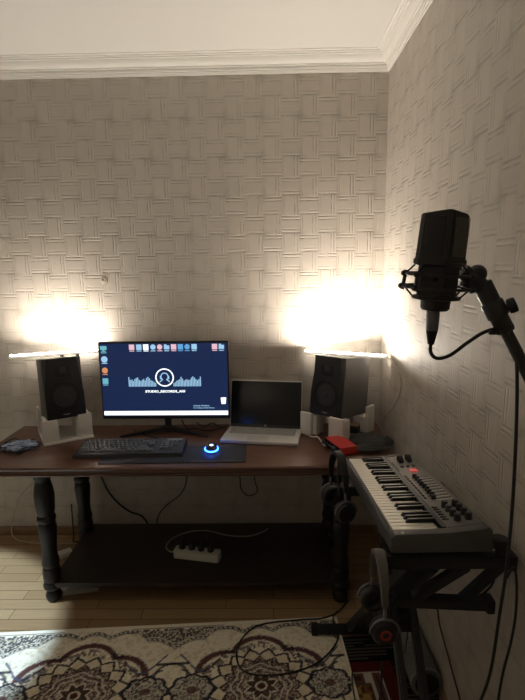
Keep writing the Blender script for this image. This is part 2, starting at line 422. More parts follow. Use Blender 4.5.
text('STUDIO_RECORDS_AIG', .0165, M['scr_white'], 'caption', scr, sx(165), sz(391.0), bold=.0007, sxy=(1.22, 1.0), label='white capital lettering under the logo')
text('Activate Windows', .0115, M['scr_cyan'], 'system_notice', scr, sx(193), sz(405.4), align='LEFT', bold=.0002)
text('Go to Settings to activate Windows.', .0078, M['scr_cyan'], 'system_notice', scr, sx(193), sz(407.6), align='LEFT', bold=.0002)
def icon(px, py, kind, mat, w=5.8, h=5.6, bar=True):
    b = MB()
    if kind == 'round': b.cyl((sx(px), -.0122, sz(py)), (sx(px), -.0130, sz(py)), w*.5*k, n=20)
    elif kind == 'monitor':
        flat(b, px, py-.6, w, h*.62); flat(b, px, py+h*.3, w*.3, h*.2); flat(b, px, py+h*.46, w*.7, h*.12)
    elif kind == 'bin':
        b.prism([(sx(px)-.011, sz(py)-.0), (sx(px)+.011, sz(py)), (sx(px)+.015, sz(py)+.036), (sx(px)-.015, sz(py)+.036)], 0, .0006, mat=Matrix(((1, 0, 0, 0), (0, 0, -1, -.0125), (0, 1, 0, -.018), (0, 0, 0, 1))))
    elif kind == 'fold': flat(b, px, py+.4, w, h*.75); flat(b, px-w*.25, py-h*.4, w*.45, h*.2)
    else: flat(b, px, py, w, h, bev=.0002)
    if bar: flat(b, px, py+h*.5+1.1, w*.9, .8)
    return part('desktop_icon', b, mat, scr)
icon(104.6, 348.5, 'monitor', M['scr_teal'], 6.6, 6); icon(104.8, 359, 'round', M['scr_cyan'], 6.6); icon(104.6, 369.8, 'round', M['scr_orange'], 6); icon(104.4, 380.4, 'sq', M['scr_teal'])
for px, kd, mt in ((133.3, 'sq', 'scr_pink'), (140.6, 'sq', 'scr_cyan'), (147.6, 'sq', 'scr_white'), (154.8, 'round', 'scr_cyan'), (161.6, 'round', 'scr_pink'), (168.6, 'fold', 'scr_cyan'), (175.6, 'sq', 'scr_pink'), (182.4, 'sq', 'scr_blue'), (189.2, 'round', 'scr_blue'), (196.2, 'sq', 'scr_cyan'), (216.6, 'sq', 'scr_pink'), (223.4, 'fold', 'scr_cyan')):
    icon(px, 347.4, kd, M[mt], 5.4, 5.2)
icon(224, 400.5, 'bin', M['scr_white'], bar=False)
part('stand_neck', MB().box((0, .03, .10), (.034, .022, .20), .004).cyl((0, .02, 0.002), (0, .02, .03), .026, bev=.003), M['black'], t)
for s in (-1, 1):
    b = MB(); b.hexa([(0, .03, .012), (s*.006, .0, .008), (s*.235, -.083, .0), (s*.235, -.066, .0), (0, .03, .034), (s*.006, .0, .032), (s*.235, -.083, .008), (s*.235, -.066, .008)])
    part('stand_leg', b, M['black'], t)

# ------------------------------------------------------------------ laptop
t = thing('laptop', 'open silver laptop with dark switched-off screen beside the monitor', 'laptop', (-.033, 2.51, H), (0, 0, R(-9)))
LW, LD = .398, .215
part('base', MB().box((0, -LD/2, .0105), (LW, LD, .017), .004), M['silver'], t)
b = MB(); part('key_area', MB().box((0, -.062, .0192), (LW-.05, .098, .0008)), M['lapkeys'], t, 'grey keyboard well')
km = MB().box((0, 0, .0015), (.0195, .0155, .003), .001).mesh('key', M['lapkeys'])
for r_ in range(5):
    for c_ in range(16):
        part('key', km, None, t, loc=(-.165+c_*.022, -.024-r_*.0185, .0194))
part('touchpad', MB().box((-.01, -.165, .0193), (.11, .075, .0006), .0002), simple('touchpad_grey', (.5, .5, .48), .35), t)
tilt = R(-14)
lid = part('lid', MB().box((0, .004, .1335), (LW, .007, .255), .003), M['silver'], t, loc=(0, -.002, .016), rot=(tilt, 0, 0))
part('screen', MB().box((0, -.0008, .136), (LW-.010, .0022, .236), .0006), M['lapscreen'], lid, 'dark switched-off screen')
part('bezel_strip', MB().box((0, -.0008, .012), (LW-.012, .0022, .018), .0006), M['black'], lid)
b = MB(); b.torus((0, -.0022, .0135), .0042, .0009, (0, 1, 0), 24, 6); b.box((-.0010, -.0022, .0137), (.0008, .0006, .0055)).box((.0012, -.0022, .0132), (.0008, .0006, .0055))
part('logo', b, M['silver'], lid, 'tiny silver round emblem')
part('hinge', MB().cyl((-.15, 0, .016), (.15, 0, .016), .0065), M['black'], t)

# ------------------------------------------------------------------ speakers, foam stands, light bars
SW, SD, SH = .190, .262, .312
def speaker(label, loc, yaw, tl):
    t = thing('studio_speaker', label, 'speaker', loc, (-tl, 0, yaw), 'pair of studio monitor speakers')
    part('cabinet', MB().box((0, SD/2+.006, SH/2), (SW, SD-.012, SH), .004), M['spk'], t)
    # front baffle with the two clipped upper corners
    hw = SW/2; b = MB()
    b.prism([(-hw, 0), (hw, 0), (hw, .125), (hw-.022, SH), (-hw+.022, SH), (-hw, .125)], 0, .012, .0015, Matrix(((1, 0, 0, 0), (0, 0, 1, -.004), (0, 1, 0, 0), (0, 0, 0, 1))))
    ba = part('baffle', b, M['baffle'], t)
    fr = Matrix.Translation((0, -.004, .112)) @ Matrix.Rotation(PI/2, 4, 'X')
    w = part('woofer', MB().lathe([(.079, 0), (.079, .003), (.074, .006), (.069, .005), (.067, .001), (.060, .004), (.057, .001)], 40, fr), M['rubber'], t)
    part('cone', MB().lathe([(.057, .002), (.040, -.001), (.022, -.003), (.020, .0005)], 40, fr), M['cone'], w, 'dark grey cone')
    part('dust_cap', MB().sph((0, -.0035, .112), .019, (1, .35, 1)), M['cone'], w)
    tw = part('tweeter', MB().box((0, -.006, .242), (.078, .006, .060), .003), M['rubber'], t)
    b = MB(); b.box((0, -.0095, .250), (.030, .003, .032), .001)
    for i in range(5): b.box((-.010+i*.005, -.0115, .250), (.0016, .002, .028))
    part('ribbon', b, M['cone'], tw, 'grey pleated ribbon element')
    b = MB(); b.box((0, -.0050, .020), (.034, .001, .0028)); b.box((0, -.0050, .0165), (.022, .001, .0012))
    part('badge', b, simple('badge_grey', (.38, .38, .36), .4), t, 'thin pale badge')
    return t
speaker('black studio speaker on foam at the left end of the desk', (-1.057, 2.376, .848), .553, .154)
speaker('black studio speaker on foam to the right of the laptop', (.278, 2.403, .835), -.716, .109)

def block(mb, x, y, z1, rz, w, d, z0=.0):
    mb.box((x, y, (z0+z1)/2), (w, d, z1-z0), .005, (0, 0, rz))
def undersideL(p):  # height of the left speaker's underside above desk at world x,y
    yaw, tl = .553, .154
    d = Vector((p[0]+1.057, p[1]-2.376)); back = d.x*(-math.sin(yaw))+d.y*math.cos(yaw)
    return .848-math.tan(tl)*back-H
def undersideR(p):
    yaw, tl = -.716, .109
    d = Vector((p[0]-.278, p[1]-2.403)); back = d.x*(-math.sin(yaw))+d.y*math.cos(yaw)
    return .835-math.tan(tl)*back-H
def foam(label, cx, cy, yaw, und, corners, base):
    t = thing('foam_stand', label, 'foam stand', (cx, cy, H), (0, 0, yaw), 'white foam packing stands')
    if base: part('base_board', MB().box((0, .115, .006), (.246, .256, .012), .003), M['foam'], t)
    for (lx, ly, w, d, lipside, h) in corners:
        px = cx+lx*math.cos(yaw)-ly*math.sin(yaw); py = cy+lx*math.sin(yaw)+ly*math.cos(yaw)
        # seat height: lowest underside over the block's footprint
        zs = []
        for ax in (-.5, .5):
            for ay in (-.5, .5):
                qx, qy = lx+ax*w, ly+ay*d
                zs.append(und((cx+qx*math.cos(yaw)-qy*math.sin(yaw), cy+qx*math.sin(yaw)+qy*math.cos(yaw))))
        seat = min(zs)-.001
        z0 = .0115 if base else 0
        b = MB(); b.box((lx, ly, (z0+seat)/2), (w, d, seat-z0), .004)
        # outer lip standing beside the cabinet
        for (ox, oy, lw, ld) in lipside:
            b.box((lx+ox, ly+oy, (z0+h)/2), (lw, ld, h-z0), .004)
        part('foam_block', b, M['foam'], t)
    return t
# local frame follows the speaker yaw, origin below the bottom front centre
foam('white foam packing stand with base board under the left speaker', -1.057, 2.376, .553, undersideL,
     [(-.075, .045, .062, .075, [(-.012, -.043, .074, .016), (-.030, 0, .016, .08)], .128), (.075, .045, .062, .075, [(.010, -.043, .070, .016), (.030, 0, .016, .08)], .136),
      (-.085, .215, .07, .06, [(-.030, 0, .016, .06)], .150), (.085, .215, .07, .06, [(.028, 0, .016, .06)], .13)], True)
foam('white foam corner blocks under the right speaker', .278, 2.403, -.716, undersideR,
     [(-.085, .03, .07, .065, [(-.022, -.044, .07, .02)], .118), (.085, .02, .07, .07, [(.006, -.047, .086, .022)], .128),
      (.09, .225, .07, .07, [(.047, 0, .02, .07)], .145), (-.085, .225, .07, .06, [(-.032, 0, .018, .06)], .12)], False)

def light_bar(label, a, b_, z, emat, feet):
    a = Vector((*a, z)); b_ = Vector((*b_, z)); d = b_-a; L = d.length
    t = thing('light_bar', label, 'lamp', (a+b_)/2, (0, 0, math.atan2(d.y, d.x)), 'pair of slim desk light bars')
    part('housing', MB().box((0, -.004, .003), (L, .034, .006), .002).box((0, -.019, .0055), (L, .004, .011), .0015), M['shell'], t)
    pr_ = [(.020*math.cos(a_)+.004, .0085*math.sin(a_)+.006) for a_ in np.linspace(R(0), R(180), 3)]
    pr_ = [(.0118, .0055), (.0118, .0132), (-.0165, .0075), (-.0165, .0055)]
    b = MB().prism(pr_, -L/2+.006, L/2-.006, 0, Matrix(((0, 0, 1, 0), (1, 0, 0, 0), (0, 1, 0, 0), (0, 0, 0, 1))))
    part('diffuser', b, emat, t, 'glowing warm white tube', ang=60)
    part('back_lens', MB().box((0, .0135, .0068), (L-.012, .003, .0132), .0006), M['lens'], t, 'dimmer glowing back edge')
    for fx_, fh in feet: part('foot', MB().box((fx_, -.004, -fh/2+.001), (.018, .016, fh), .002), M['rubber'], t)
    for s in (-1, 1): part('end_cap', MB().box((s*(L/2-.003), 0, .007), (.006, .04, .016), .002), M['shell'], t)
    return t
light_bar('slim lit white light bar lying across the left speaker', (-1.402, 2.512), (-.975, 2.662), 1.1415, M['barL'], ((.035, .0205), (.115, .0235)))
rb = light_bar('slim lit white light bar lying across the right speaker', (.194, 2.640), (.600, 2.455), 1.1290, M['barR'], ((.02, .006), (.09, .010)))
b = MB().tube([(.597, 2.450, 1.134), (.614, 2.37, 1.126), (.618, 2.24, 1.08), (.618, 2.235, 1.0), (.612, 2.33, .90), (.585, 2.38, .83), (.575, 2.40, .78), (.578, 2.36, .745), (.570, 2.33, .752)], .0028, 8, False, 8)
me = b.mesh('power_cord', M['cordd']); me.transform(rb.matrix_basis.inverted()); part('power_cord', me, None, rb, 'thin pale cord hanging from the right end')

# ------------------------------------------------------------------ keyboard, mat, mouse
solo('desk_mat', MB().box((-.463, 2.183, H+.0022), (.680, .212, .004), .0015, (0, 0, R(1.0))), M['pad'], 'dark blue desk mat under the keyboard and mouse', 'mouse mat')
t = thing('computer_keyboard', 'long black full-size computer keyboard lying on the dark mat', 'keyboard', (-.684, 2.218, H+.005), (0, 0, R(1.0)))
KW, KD = .522, .158
part('case', MB().hexa([(-KW/2, -KD/2, 0), (KW/2, -KD/2, 0), (KW/2, KD/2, 0), (-KW/2, KD/2, 0), (-KW/2+.004, -KD/2+.004, .018), (KW/2-.004, -KD/2+.004, .018), (KW/2-.004, KD/2-.003, .034), (-KW/2+.004, KD/2-.003, .034)]), M['kbcase'], t)
sl = math.atan2(.016, KD)
cap1 = MB().hexa([(-.0095, -.0088, 0), (.0095, -.0088, 0), (.0095, .0088, 0), (-.0095, .0088, 0), (-.007, -.006, .008), (.007, -.006, .008), (.007, .0078, .008), (-.007, .0078, .008)]).mesh('keycap', M['keycap'])
def cap(x, y, w=1.0):
    q = part('keycap', cap1, None, t, loc=(x, y, .018+(y+KD/2)*.1013), rot=(sl, 0, 0)); q.scale = (w, 1, 1)
pitch = .0218
rows = [(.066, [1]*1+[0]+[1]*12), (.041, [1]*13+[2]), (.0205, [1.5]+[1]*12+[1.5]), (.0, [1.75]+[1]*11+[2.25]), (-.0205, [2.25]+[1]*10+[2.75]), (-.041, [1.5, 1, 1.5, 6.5, 1.5, 1, 1, 1])]
for y, ws in rows:
    x = -KW/2+.018
    for w in ws:
        if w: cap(x+w*pitch/2, y-.006, w*1.04 if w > 1 else 1)
        x += (w or .6)*pitch
for i in range(3):
    for j, y in enumerate((.041, .0205)): cap(KW/2-.200+i*pitch, y-.006)
    cap(KW/2-.200+i*pitch, -.047)
cap(KW/2-.200+pitch, -.0265)
for r_, y in enumerate((.041, .0205, .0, -.0205)):
    for i in range(4): 
        if not (i == 3 and r_ > 1): cap(KW/2-.108+i*pitch, y-.006)
b = MB()
part('indicator_panel', MB().box((KW/2-.06, .064, .0342), (.075, .018, .001), 0, (sl, 0, 0)), M['scr_teal'] and simple('kb_indicator_grey', (.2, .22, .25), .4), t)
t = thing('computer_mouse', 'small dark mouse glowing blue on the mat', 'mouse', (-.293, 2.218, H+.0045), (0, 0, R(8)))
part('base', MB().lathe([(.033, 0), (.036, .003), (.037, .006), (.034, .008)], 32), M['black'], t).scale = (.88, 1.25, 1)
part('glow_ring', MB().torus((0, 0, .010), .0345, .0042, (0, 0, 1), 40, 10, (.9, 1.25)), M['led_blue'], t, 'bright blue light ring')
part('shell', MB().sph((0, 0, .012), .033, (.88, 1.22, .72)), M['gloss'], t)
part('scroll_wheel', MB().cyl((-.003, .026, .0275), (.003, .026, .0275), .006), M['rubber'], t)
part('emblem', MB().sph((0, -.010, .0325), .010, (1, 1.2, .32)), M['led_pale'], t, 'glowing pale blue emblem')
mouse_l = bpy.data.lights.new('mouse_led', 'POINT'); mouse_l.color = (.04, .16, 1); mouse_l.energy = .028; mouse_l.shadow_soft_size = .012
ml = bpy.data.objects.new('mouse_led', mouse_l); COL.objects.link(ml); ml.location = (-.293, 2.166, H+.022)

# ------------------------------------------------------------------ audio interface, bag, bundle
t = thing('audio_interface', 'red audio interface box with black knobbed front at the desk corner', 'audio interface', (.334, 2.226, H), (0, 0, R(-70)))
# local: front faces -x.. build with front at -y
IW, IDp, IH = .162, .092, .043
t.rotation_euler = (0, 0, R(-70))
part('body', MB().box((0, .003, IH/2+.003), (IW, IDp-.002, IH-.004), .004), M['red'], t)
fp = part('front_panel', MB().box((0, -IDp/2-.001, IH/2+.003), (IW-.006, .006, IH-.008), .002), M['gloss'], t, 'glossy black front')
for i, x in enumerate((-.062, -.032)):
    part('knob', MB().cyl((x, -IDp/2-.004, .026), (x, -IDp/2-.020, .026), .010, .0085, bev=.002), M['blacksat'], fp)
part('volume_knob', MB().cyl((.040, -IDp/2-.004, .025), (.040, -IDp/2-.022, .025), .014, .0115, bev=.002), M['blacksat'], fp)
for x in (-.012, .012, .068): part('jack_socket', MB().torus((x, -IDp/2-.004, .024), .0062, .0016, (0, 1, 0), 20, 8), M['steel'], fp)
for x in (-.06, .06):
    for y in (-.030, .038): part('foot', MB().cyl((x, y, 0), (x, y, .004), .007), M['rubber'], t)

# crumpled black bag behind the interface
def blob_mesh(pts_h, name, mat, seed):
    pass
tb = bmesh.new(); bmesh.ops.create_uvsphere(tb, u_segments=40, v_segments=20, radius=1)
rng = random.Random(3)
from mathutils import noise as mnoise
for v in tb.verts:
    n = mnoise.noise(v.co*2.3)*.22+mnoise.noise(v.co*6)*.08
    p = v.co*(1+n); fl = max(-.12, p.z)
    v.co = Vector((p.x*.108, p.y*.085, (fl+.12)*.030))
b = MB()._add(tb, Matrix.Translation((.500, 2.325, H+.001)) @ Matrix.Rotation(R(-20), 4, 'Z'))
solo('black_pouch', b, M['bag'], 'slumped black soft pouch between the right speaker and the piano keyboard', 'pouch')
b = MB()
for i in range(5):
    r_ = .050+.010*i; b.tube([(.475+r_*1.05*math.cos(a), 2.205+r_*.42*math.sin(a), H+.005+.0035*i+.002*math.sin(3*a+i)) for a in np.linspace(0, 2*PI, 14)[:-1]], .0034, 8, True, 4)
solo('black_cable', b, M['cord'], 'coiled black cable on the desk in front of the black pouch', 'cable')

# blue-white bundle with black wires at left end
t = thing('cable_bundle', 'tangle of bluish plastic-wrapped black wires at the left end of the desk', 'cable bundle', (-1.275, 2.27, H))
for i in range(6):
    tb = bmesh.new(); bmesh.ops.create_icosphere(tb, subdivisions=3, radius=1)
    for v in tb.verts:
        n = mnoise.noise(v.co*2.0+Vector((i*9, 0, 0)))*.5+mnoise.noise(v.co*5+Vector((i*9, 0, 0)))*.25
        p = v.co*(1+n); v.co = Vector((p.x*.036, p.y*.026, max(p.z, -.75)*.015))
    ox, oy = [(-.02, .045), (.035, .05), (-.045, .0), (.012, .0), (.06, .01), (.0, -.035)][i]
    part('plastic_wrap', MB()._add(tb, Matrix.Translation((ox, oy, .0135))), M['bagblue'], t, ang=180)
for i in range(7):
    rr = random.Random(i+20); pts = []
    cx_, cy_ = rr.uniform(-.06, .03), rr.uniform(-.05, .04); a0 = rr.uniform(0, 6)
    for kk in range(9):
        a = a0+kk*.8; r_ = rr.uniform(.035, .085)
        pts.append((cx_+r_*1.15*math.cos(a), cy_+r_*.8*math.sin(a), .005+.012*abs(math.sin(kk*1.3+i))+.004*(i % 3)))
    part('wire', MB().tube(pts, .0026, 7, False, 6), M['cord'], t, 'thin black wire')

# ------------------------------------------------------------------ power strip on the shelf
SZ = .1075
t = thing('power_strip', 'white four-socket power strip lying on the lower shelf', 'power strip', (-.395, 2.285, SZ), (0, 0, R(-11)))
part('body', MB().prism([(-.118, -.032), (.118, -.032), (.125, -.02), (.125, .02), (.118, .032), (-.118, .032), (-.125, .02), (-.125, -.02)], 0, .042, .005), M['strip'], t)
for i in range(4): part('socket', MB().lathe([(.021, .0415), (.021, .0432), (.018, .0432)], 24, Matrix.Translation((-.082+i*.052, 0, 0))), M['strip'], t)
part('cord', MB().tube([(-.122, 0, .02), (-.155, .004, .014), (-.20, .06, .006), (-.19, .15, .004), (-.12, .225, .004), (-.02, .25, .004), (.10, .225, .004), (.22, .24, .004), (.29, .30, .004), (.31, .335, .004)], .0036, 8, False, 8), M['cordd'], t, 'pale grey cord')
names = ['first black plug from the left in the white power strip', 'second black plug from the left in the white power strip', 'third black plug from the left in the white power strip', 'rightmost black plug in the white power strip']
plug = MB().lathe([(.013, 0), (.0175, .004), (.0175, .020), (.012, .034), (.007, .038)], 20).mesh('plug_body', M['cord'])
for i in range(4):
    lx = -.082+i*.052; a = R(-11)
    q = thing('power_plug', names[i], 'plug', (-.395+lx*math.cos(a), 2.285+lx*math.sin(a), SZ+.0433), (0, 0, a), 'plugs in the power strip')
    part('plug_body', plug, None, q)
    part('cable_tail', MB().tube([(0, 0, .036), (.002, .004, .050), (-.004, .03, .052), (-.01, .06, .02), (-.012+.01*i, .10, -.038)], .0028, 7, False, 6), M['cord'], q)

# ------------------------------------------------------------------ loose cables
def cable(pts, r, mat, label, k=8, name='cable', cat='cable'):
    return solo(name, MB().tube(pts, r, 8, False, k), M[mat], label, cat)
cable([(-1.345, 2.66, .715), (-1.404, 2.655, .40), (-1.50, 2.655, .28), (-1.565, 2.645, .12), (-1.555, 2.62, .03), (-1.46, 2.60, .006), (-1.30, 2.58, .006), (-1.16, 2.585, .006)], .0032, 'cordd', 'thin pale cable looping down the wall beyond the left end of the desk')
cable([(-1.21, 2.672, .21), (-1.212, 2.67, .10), (-1.205, 2.655, .02), (-1.18, 2.60, .006), (-1.10, 2.64, .006)], .0042, 'cord', 'black cable standing against the wall behind the front left leg')
cable([(-1.02, 2.672, .40), (-.985, 2.672, .30), (-.93, 2.672, .22), (-.86, 2.672, .16), (-.78, 2.672, .12), (-.72, 2.66, .008)], .0055, 'cord', 'thick black cable drooping beside the back left desk leg')
cable([(-.50, 2.67, .66), (-.503, 2.674, .40), (-.54, 2.674, .28), (-.645, 2.674, .19), (-.694, 2.674, .115), (-.70, 2.66, .006)], .0036, 'cord', 'black cable hanging behind the desk left of its middle')
cable([(-.21, 2.575, H+.004), (-.205, 2.615, H+.004), (-.20, 2.650, H+.003), (-.20, 2.674, .66), (-.19, 2.674, .37), (-.18, 2.674, .29), (-.133, 2.674, .256), (-.088, 2.674, .289), (-.105, 2.674, .38), (-.12, 2.674, .66), (-.12, 2.650, H+.003), (-.12, 2.61, H+.004)], .0036, 'cord', 'black cable hanging in a loop behind the desk below the laptop')
cable([(.17, 2.50, H+.008), (.20, 2.49, H+.005), (.235, 2.475, H+.005), (.262, 2.46, H+.005)], .0035, 'cord', 'short black cable at the right side of the laptop')
cable([(.155, 2.45, H+.010), (.185, 2.43, H+.006), (.215, 2.365, H+.014), (.235, 2.345, H+.024), (.245, 2.305, H+.022), (.262, 2.268, H+.006), (.285, 2.262, H+.008)], .0032, 'cordw', 'white cable curving from the laptop to the red box')
cable([(-.77, 2.545, H+.004), (-.72, 2.48, H+.004), (-.62, 2.41, H+.005), (-.56, 2.365, H+.004)], .0034, 'cord', 'black cable on the desk crossing under the left monitor foot')
cable([(-.50, 2.56, H+.05), (-.47, 2.545, H+.006), (-.42, 2.54, H+.006), (-.35, 2.50, H+.006), (-.28, 2.54, H+.006), (-.25, 2.58, H+.006)], .0034, 'cord', 'black cable on the desk behind the right monitor foot')
cable([(-.42, 2.58, H+.03), (-.38, 2.57, H+.006), (-.33, 2.59, H+.02), (-.30, 2.57, H+.006), (-.26, 2.55, H+.006)], .003, 'cord', 'thin black lead between the monitor and the laptop')
ZR = .0165
cable([(.30, 2.02, .004), (.27, 1.945, ZR), (.276, 1.83, ZR), (.188, 1.715, ZR), (.063, 1.656, ZR), (-.076, 1.647, ZR), (-.142, 1.69, ZR), (-.152, 1.80, ZR), (-.07, 1.91, ZR), (.12, 1.945, ZR), (.22, 1.955, ZR), (.30, 2.0, .012), (.36, 2.09, .004)], .0034, 'cord', 'long black cable lying in a wide loop on the cream rug')
cable([(.612, 2.00, .06), (.613, 1.80, .418), (.615, 1.637, .352), (.615, 1.584, .289), (.615, 1.467, .229), (.613, 1.34, .16), (.60, 1.15, .006)][1:], .0032, 'cordbrown', 'thin brown cable running down along the right wall')
t = thing('power_adapter', 'small white power adapter on the floor behind the front left desk leg', 'power adapter', (-1.19, 2.47, 0), (0, 0, R(35)))
part('body', MB().box((0, 0, .013), (.09, .052, .026), .005), M['white'], t); part('prong_face', MB().box((.046, 0, .013), (.003, .03, .016), .001), M['strip'], t)
t = solo('paper_sheet', MB().box((-.98, 2.20, .0009), (.17, .10, .0012), 0, (0, 0, R(12))), simple('white_paper', (.62, .60, .56), .8), 'white sheet of paper on the floor under the left part of the shelf', 'paper')
t = thing('cardboard_box', 'small brown and black box behind the front foam block of the right speaker', 'box', (.445, 2.478, H), (0, 0, R(-35)))
part('carton', MB().box((0, 0, .02), (.05, .05, .04), .002), M['black'], t); part('lid', MB().box((0, 0, .044), (.054, .054, .008), .001), M['card'], t)

# ------------------------------------------------------------------ piano keyboard on stand
KL, KWd = .672, .256
fl = Vector((.288, 1.785, .868)); nl = Vector((.300, 1.115, .940))
axis = (nl-fl).normalized()
# local frame: x to the right, y away from viewer along the keys, z up
yv = -axis; xv = Vector((1, .035, 0)); xv = (xv-yv*xv.dot(yv)).normalized(); zv = xv.cross(yv)
rotm = Matrix((xv, yv, zv)).transposed()
t = thing('piano_keyboard', 'grey electronic piano keyboard with sliders and knobs on a black stand by the right wall', 'piano keyboard', nl - zv*.052, rotm.to_euler())
BH = .052
# body cross-section across x: front lip, key bed lower, panel raised to the rear
sec = [(0, .0), (KWd, .0), (KWd+.002, .010), (KWd, .055), (KWd-.008, .060), (.150, .050), (.146, .034), (.012, .034), (.010, .044), (.004, .046), (0, .040)]
mxz = Matrix(((1, 0, 0, 0), (0, 0, -1, KL), (0, 1, 0, 0), (0, 0, 0, 1)))
body = part('body', MB().prism(sec, .012, KL-.030, .0015, mxz), M['bodykb'], t)
endp = [(0, 0), (KWd, 0), (KWd+.002, .010), (KWd, .056), (KWd-.010, .0625), (.150, .0525), (.010, .049), (0, .042)]
part('end_cheek', MB().prism(endp, KL-.030, KL, .004, mxz), M['bodykb'], t); part('end_cheek', MB().prism(endp, 0, .012, .003, mxz), M['bodykb'], t)
wp = (KL-.044)/29
wk = MB().box((.0705, 0, .0415), (.118, wp-.0012, .014), .0016).mesh('white_key', M['wkey'])
bk = MB().hexa([(.056, -.0055, .046), (.135, -.0055, .046), (.135, .0055, .046), (.056, .0055, .046), (.063, -.0042, .0585), (.134, -.0042, .0600), (.134, .0042, .0600), (.063, .0042, .0585)]).mesh('black_key', M['bkey'])
for i in range(29):
    y = KL-.0135-(i+.5)*wp       # from the far (bass) end towards the viewer: C D E F G A B
    part('white_key', wk, None, t, loc=(0, y, 0))
    if i % 7 in (0, 1, 3, 4, 5) and i < 28: part('black_key', bk, None, t, loc=(0, y-wp/2, 0))
part('fallboard_strip', MB().box((.144, KL/2+.009, .0505), (.012, KL-.046, .006), .001), M['strip_dk'], t, 'dark glossy strip along the key backs')
slope = math.atan2(.010, KWd-.008-.150)
def ptop(x): return .050+(x-.150)*.0102/.098
def pp(x, y, dz=0): return (x, y, ptop(x)+dz)
panel = part('control_panel', MB().box((.2005, KL/2+.009, ptop(.2005)+.0006), (.094, KL-.05, .0014), .0004, (0, -slope, 0)), M['panel'], t, 'grey control surface')
for i in range(9):
    y = .405-i*.0235
    sl_ = part('slider', MB().box(pp(.205, y, .0012), (.060, .0035, .0012), 0, (0, -slope, 0)), M['rubber'], panel)
    part('slider_cap', MB().box(pp(.183 if i == 8 else .186+.001*(i % 3), y, .0075), (.013, .0085, .014), .002), M['blacksat'], sl_)
    part('slider_scale', MB().box(pp(.212, y-.0085, .0014), (.050, .0065, .0008), 0, (0, -slope, 0)), simple('panel_light_grey', (.42, .41, .39), .5) if i == 0 else bpy.data.materials['panel_light_grey'], sl_)
for i in range(4):
    for j in range(2):
        x, y = .192+j*.030, .155-i*.0295
        part('knob', MB().cyl(pp(x, y, 0), pp(x, y, .019), .0098, .0085, 18, .0015), M['blacksat'], panel)
for i in range(6): part('button', MB().box(pp(.165, .160-i*.0165, .002), (.016, .0075, .004), .001), M['blacksat'], panel)
for i in range(10): part('button', MB().box(pp(.163, .425-i*.0215, .002), (.006, .013, .004), .001), M['blacksat'], panel)
part('lettering_strip', MB().box(pp(.159, .535, .0012), (.005, .10, .0008), 0), M['rubber'], panel)
part('display', MB().box(pp(.205, .475, .0022), (.026, .030, .003), .001), M['led_red'], panel, 'small red digit display')
for i in range(3): part('button', MB().box(pp(.18+i*.02, .525, .002), (.010, .012, .004), .001), M['blacksat'], panel)
for j in range(2):
    part('wheel', MB().cyl(pp(.183+j*.030, KL-.085, .004), pp(.199+j*.030, KL-.085, .004), .021, n=24, bev=.002), M['rubber'], panel, 'black thumb wheel')

# stand
t = thing('keyboard_stand', 'black double-braced folding stand under the piano keyboard', 'keyboard stand', (.42, 1.5, 0))
o = Vector((.42, 1.5, 0))
def st(name, mb, mat=None, **kw):
    me = mb.mesh(name, M[mat or 'metalblk']); me.transform(Matrix.Translation(-o)); return part(name, me, None, t, **kw)
def bar(a, b, w=.030, h=.030, mb=None):   # square steel tube
    mb = mb or MB(); a = Vector(a); b = Vector(b); d = b-a
    y_ = d.normalized(); upv = Vector((0, 0, 1)) if abs(y_.z) < .95 else Vector((1, 0, 0)); x_ = y_.cross(upv).normalized(); z_ = x_.cross(y_)
    tb = bmesh.new(); bmesh.ops.create_cube(tb, size=1); bmesh.ops.scale(tb, vec=(w, d.length, h), verts=tb.verts)
    bmesh.ops.bevel(tb, geom=list(tb.edges), offset=.004, segments=2, affect='EDGES')
    m = Matrix((x_, y_, z_)).transposed().to_4x4(); m.translation = (a+b)/2
    return mb._add(tb, m)
def under(y): # height of keyboard underside at world y
    s = (1.115-y)/(1.115-1.785); return .940+( .868-.940)*s-.052/zv.z - .002
za = under(1.13)-.024; zb = under(1.62)-.022
st('support_arm', bar((.285, 1.125, za), (.600, 1.125, za), .034, .034)); st('support_arm', bar((.255, 1.62, zb), (.60, 1.62, zb), .034, .034))
for x, y, z in ((.285, 1.125, za), (.600, 1.125, za), (.255, 1.62, zb), (.600, 1.62, zb)):
    s = 1 if x > .4 else -1
    st('end_cap', MB().box((x+s*.006, y, z), (.022, .042, .042), .006), 'rubber')
st('stop_knob', MB().cyl((.577, 1.125, za+.016), (.577, 1.125, za+.036), .010).cyl((.577, 1.125, za+.034), (.577, 1.125, za+.062), .019, .021, 20, .005), 'rubber')
st('headphone_hook', MB().tube([(.262, 1.62, zb), (.240, 1.62, zb+.03), (.238, 1.62, zb+.09), (.237, 1.612, .9395), (.237, 1.600, .944), (.237, 1.590, .950)], .0045, 10, False, 5))
st('lower_arm', bar((.31, 1.125, .748), (.555, 1.125, .735), .030, .030))
st('end_cap', MB().box((.560, 1.125, .735), (.022, .038, .038), .006), 'rubber')
st('brace', bar((.365, 1.125, .752), (.500, 1.125, za-.012), .026, .026)); st('brace', bar((.490, 1.125, .745), (.585, 1.125, za-.012), .026, .026))
for x in (.375, .435):
    st('leg', bar((x+.010, 1.62, zb-.01), (x, .93, .045), .022, .036))
for x in (.345, .405):
    st('leg', bar((x+.01, 1.125, za-.01), (x-.015, 1.865, .045), .022, .036))
st('pivot_disc', MB().cyl((.335, 1.40, .475), (.455, 1.40, .475), .045, n=28, bev=.004))
st('foot_bar', bar((.185, 1.868, .034), (.535, 1.868, .034), .034, .034)); st('foot_bar', bar((.20, .93, .034), (.56, .93, .034), .034, .034))
for y in (1.868, .93):
    for x in (.180, .54): st('end_cap', MB().box((x, y, .034), (.030, .040, .040), .006), 'rubber')

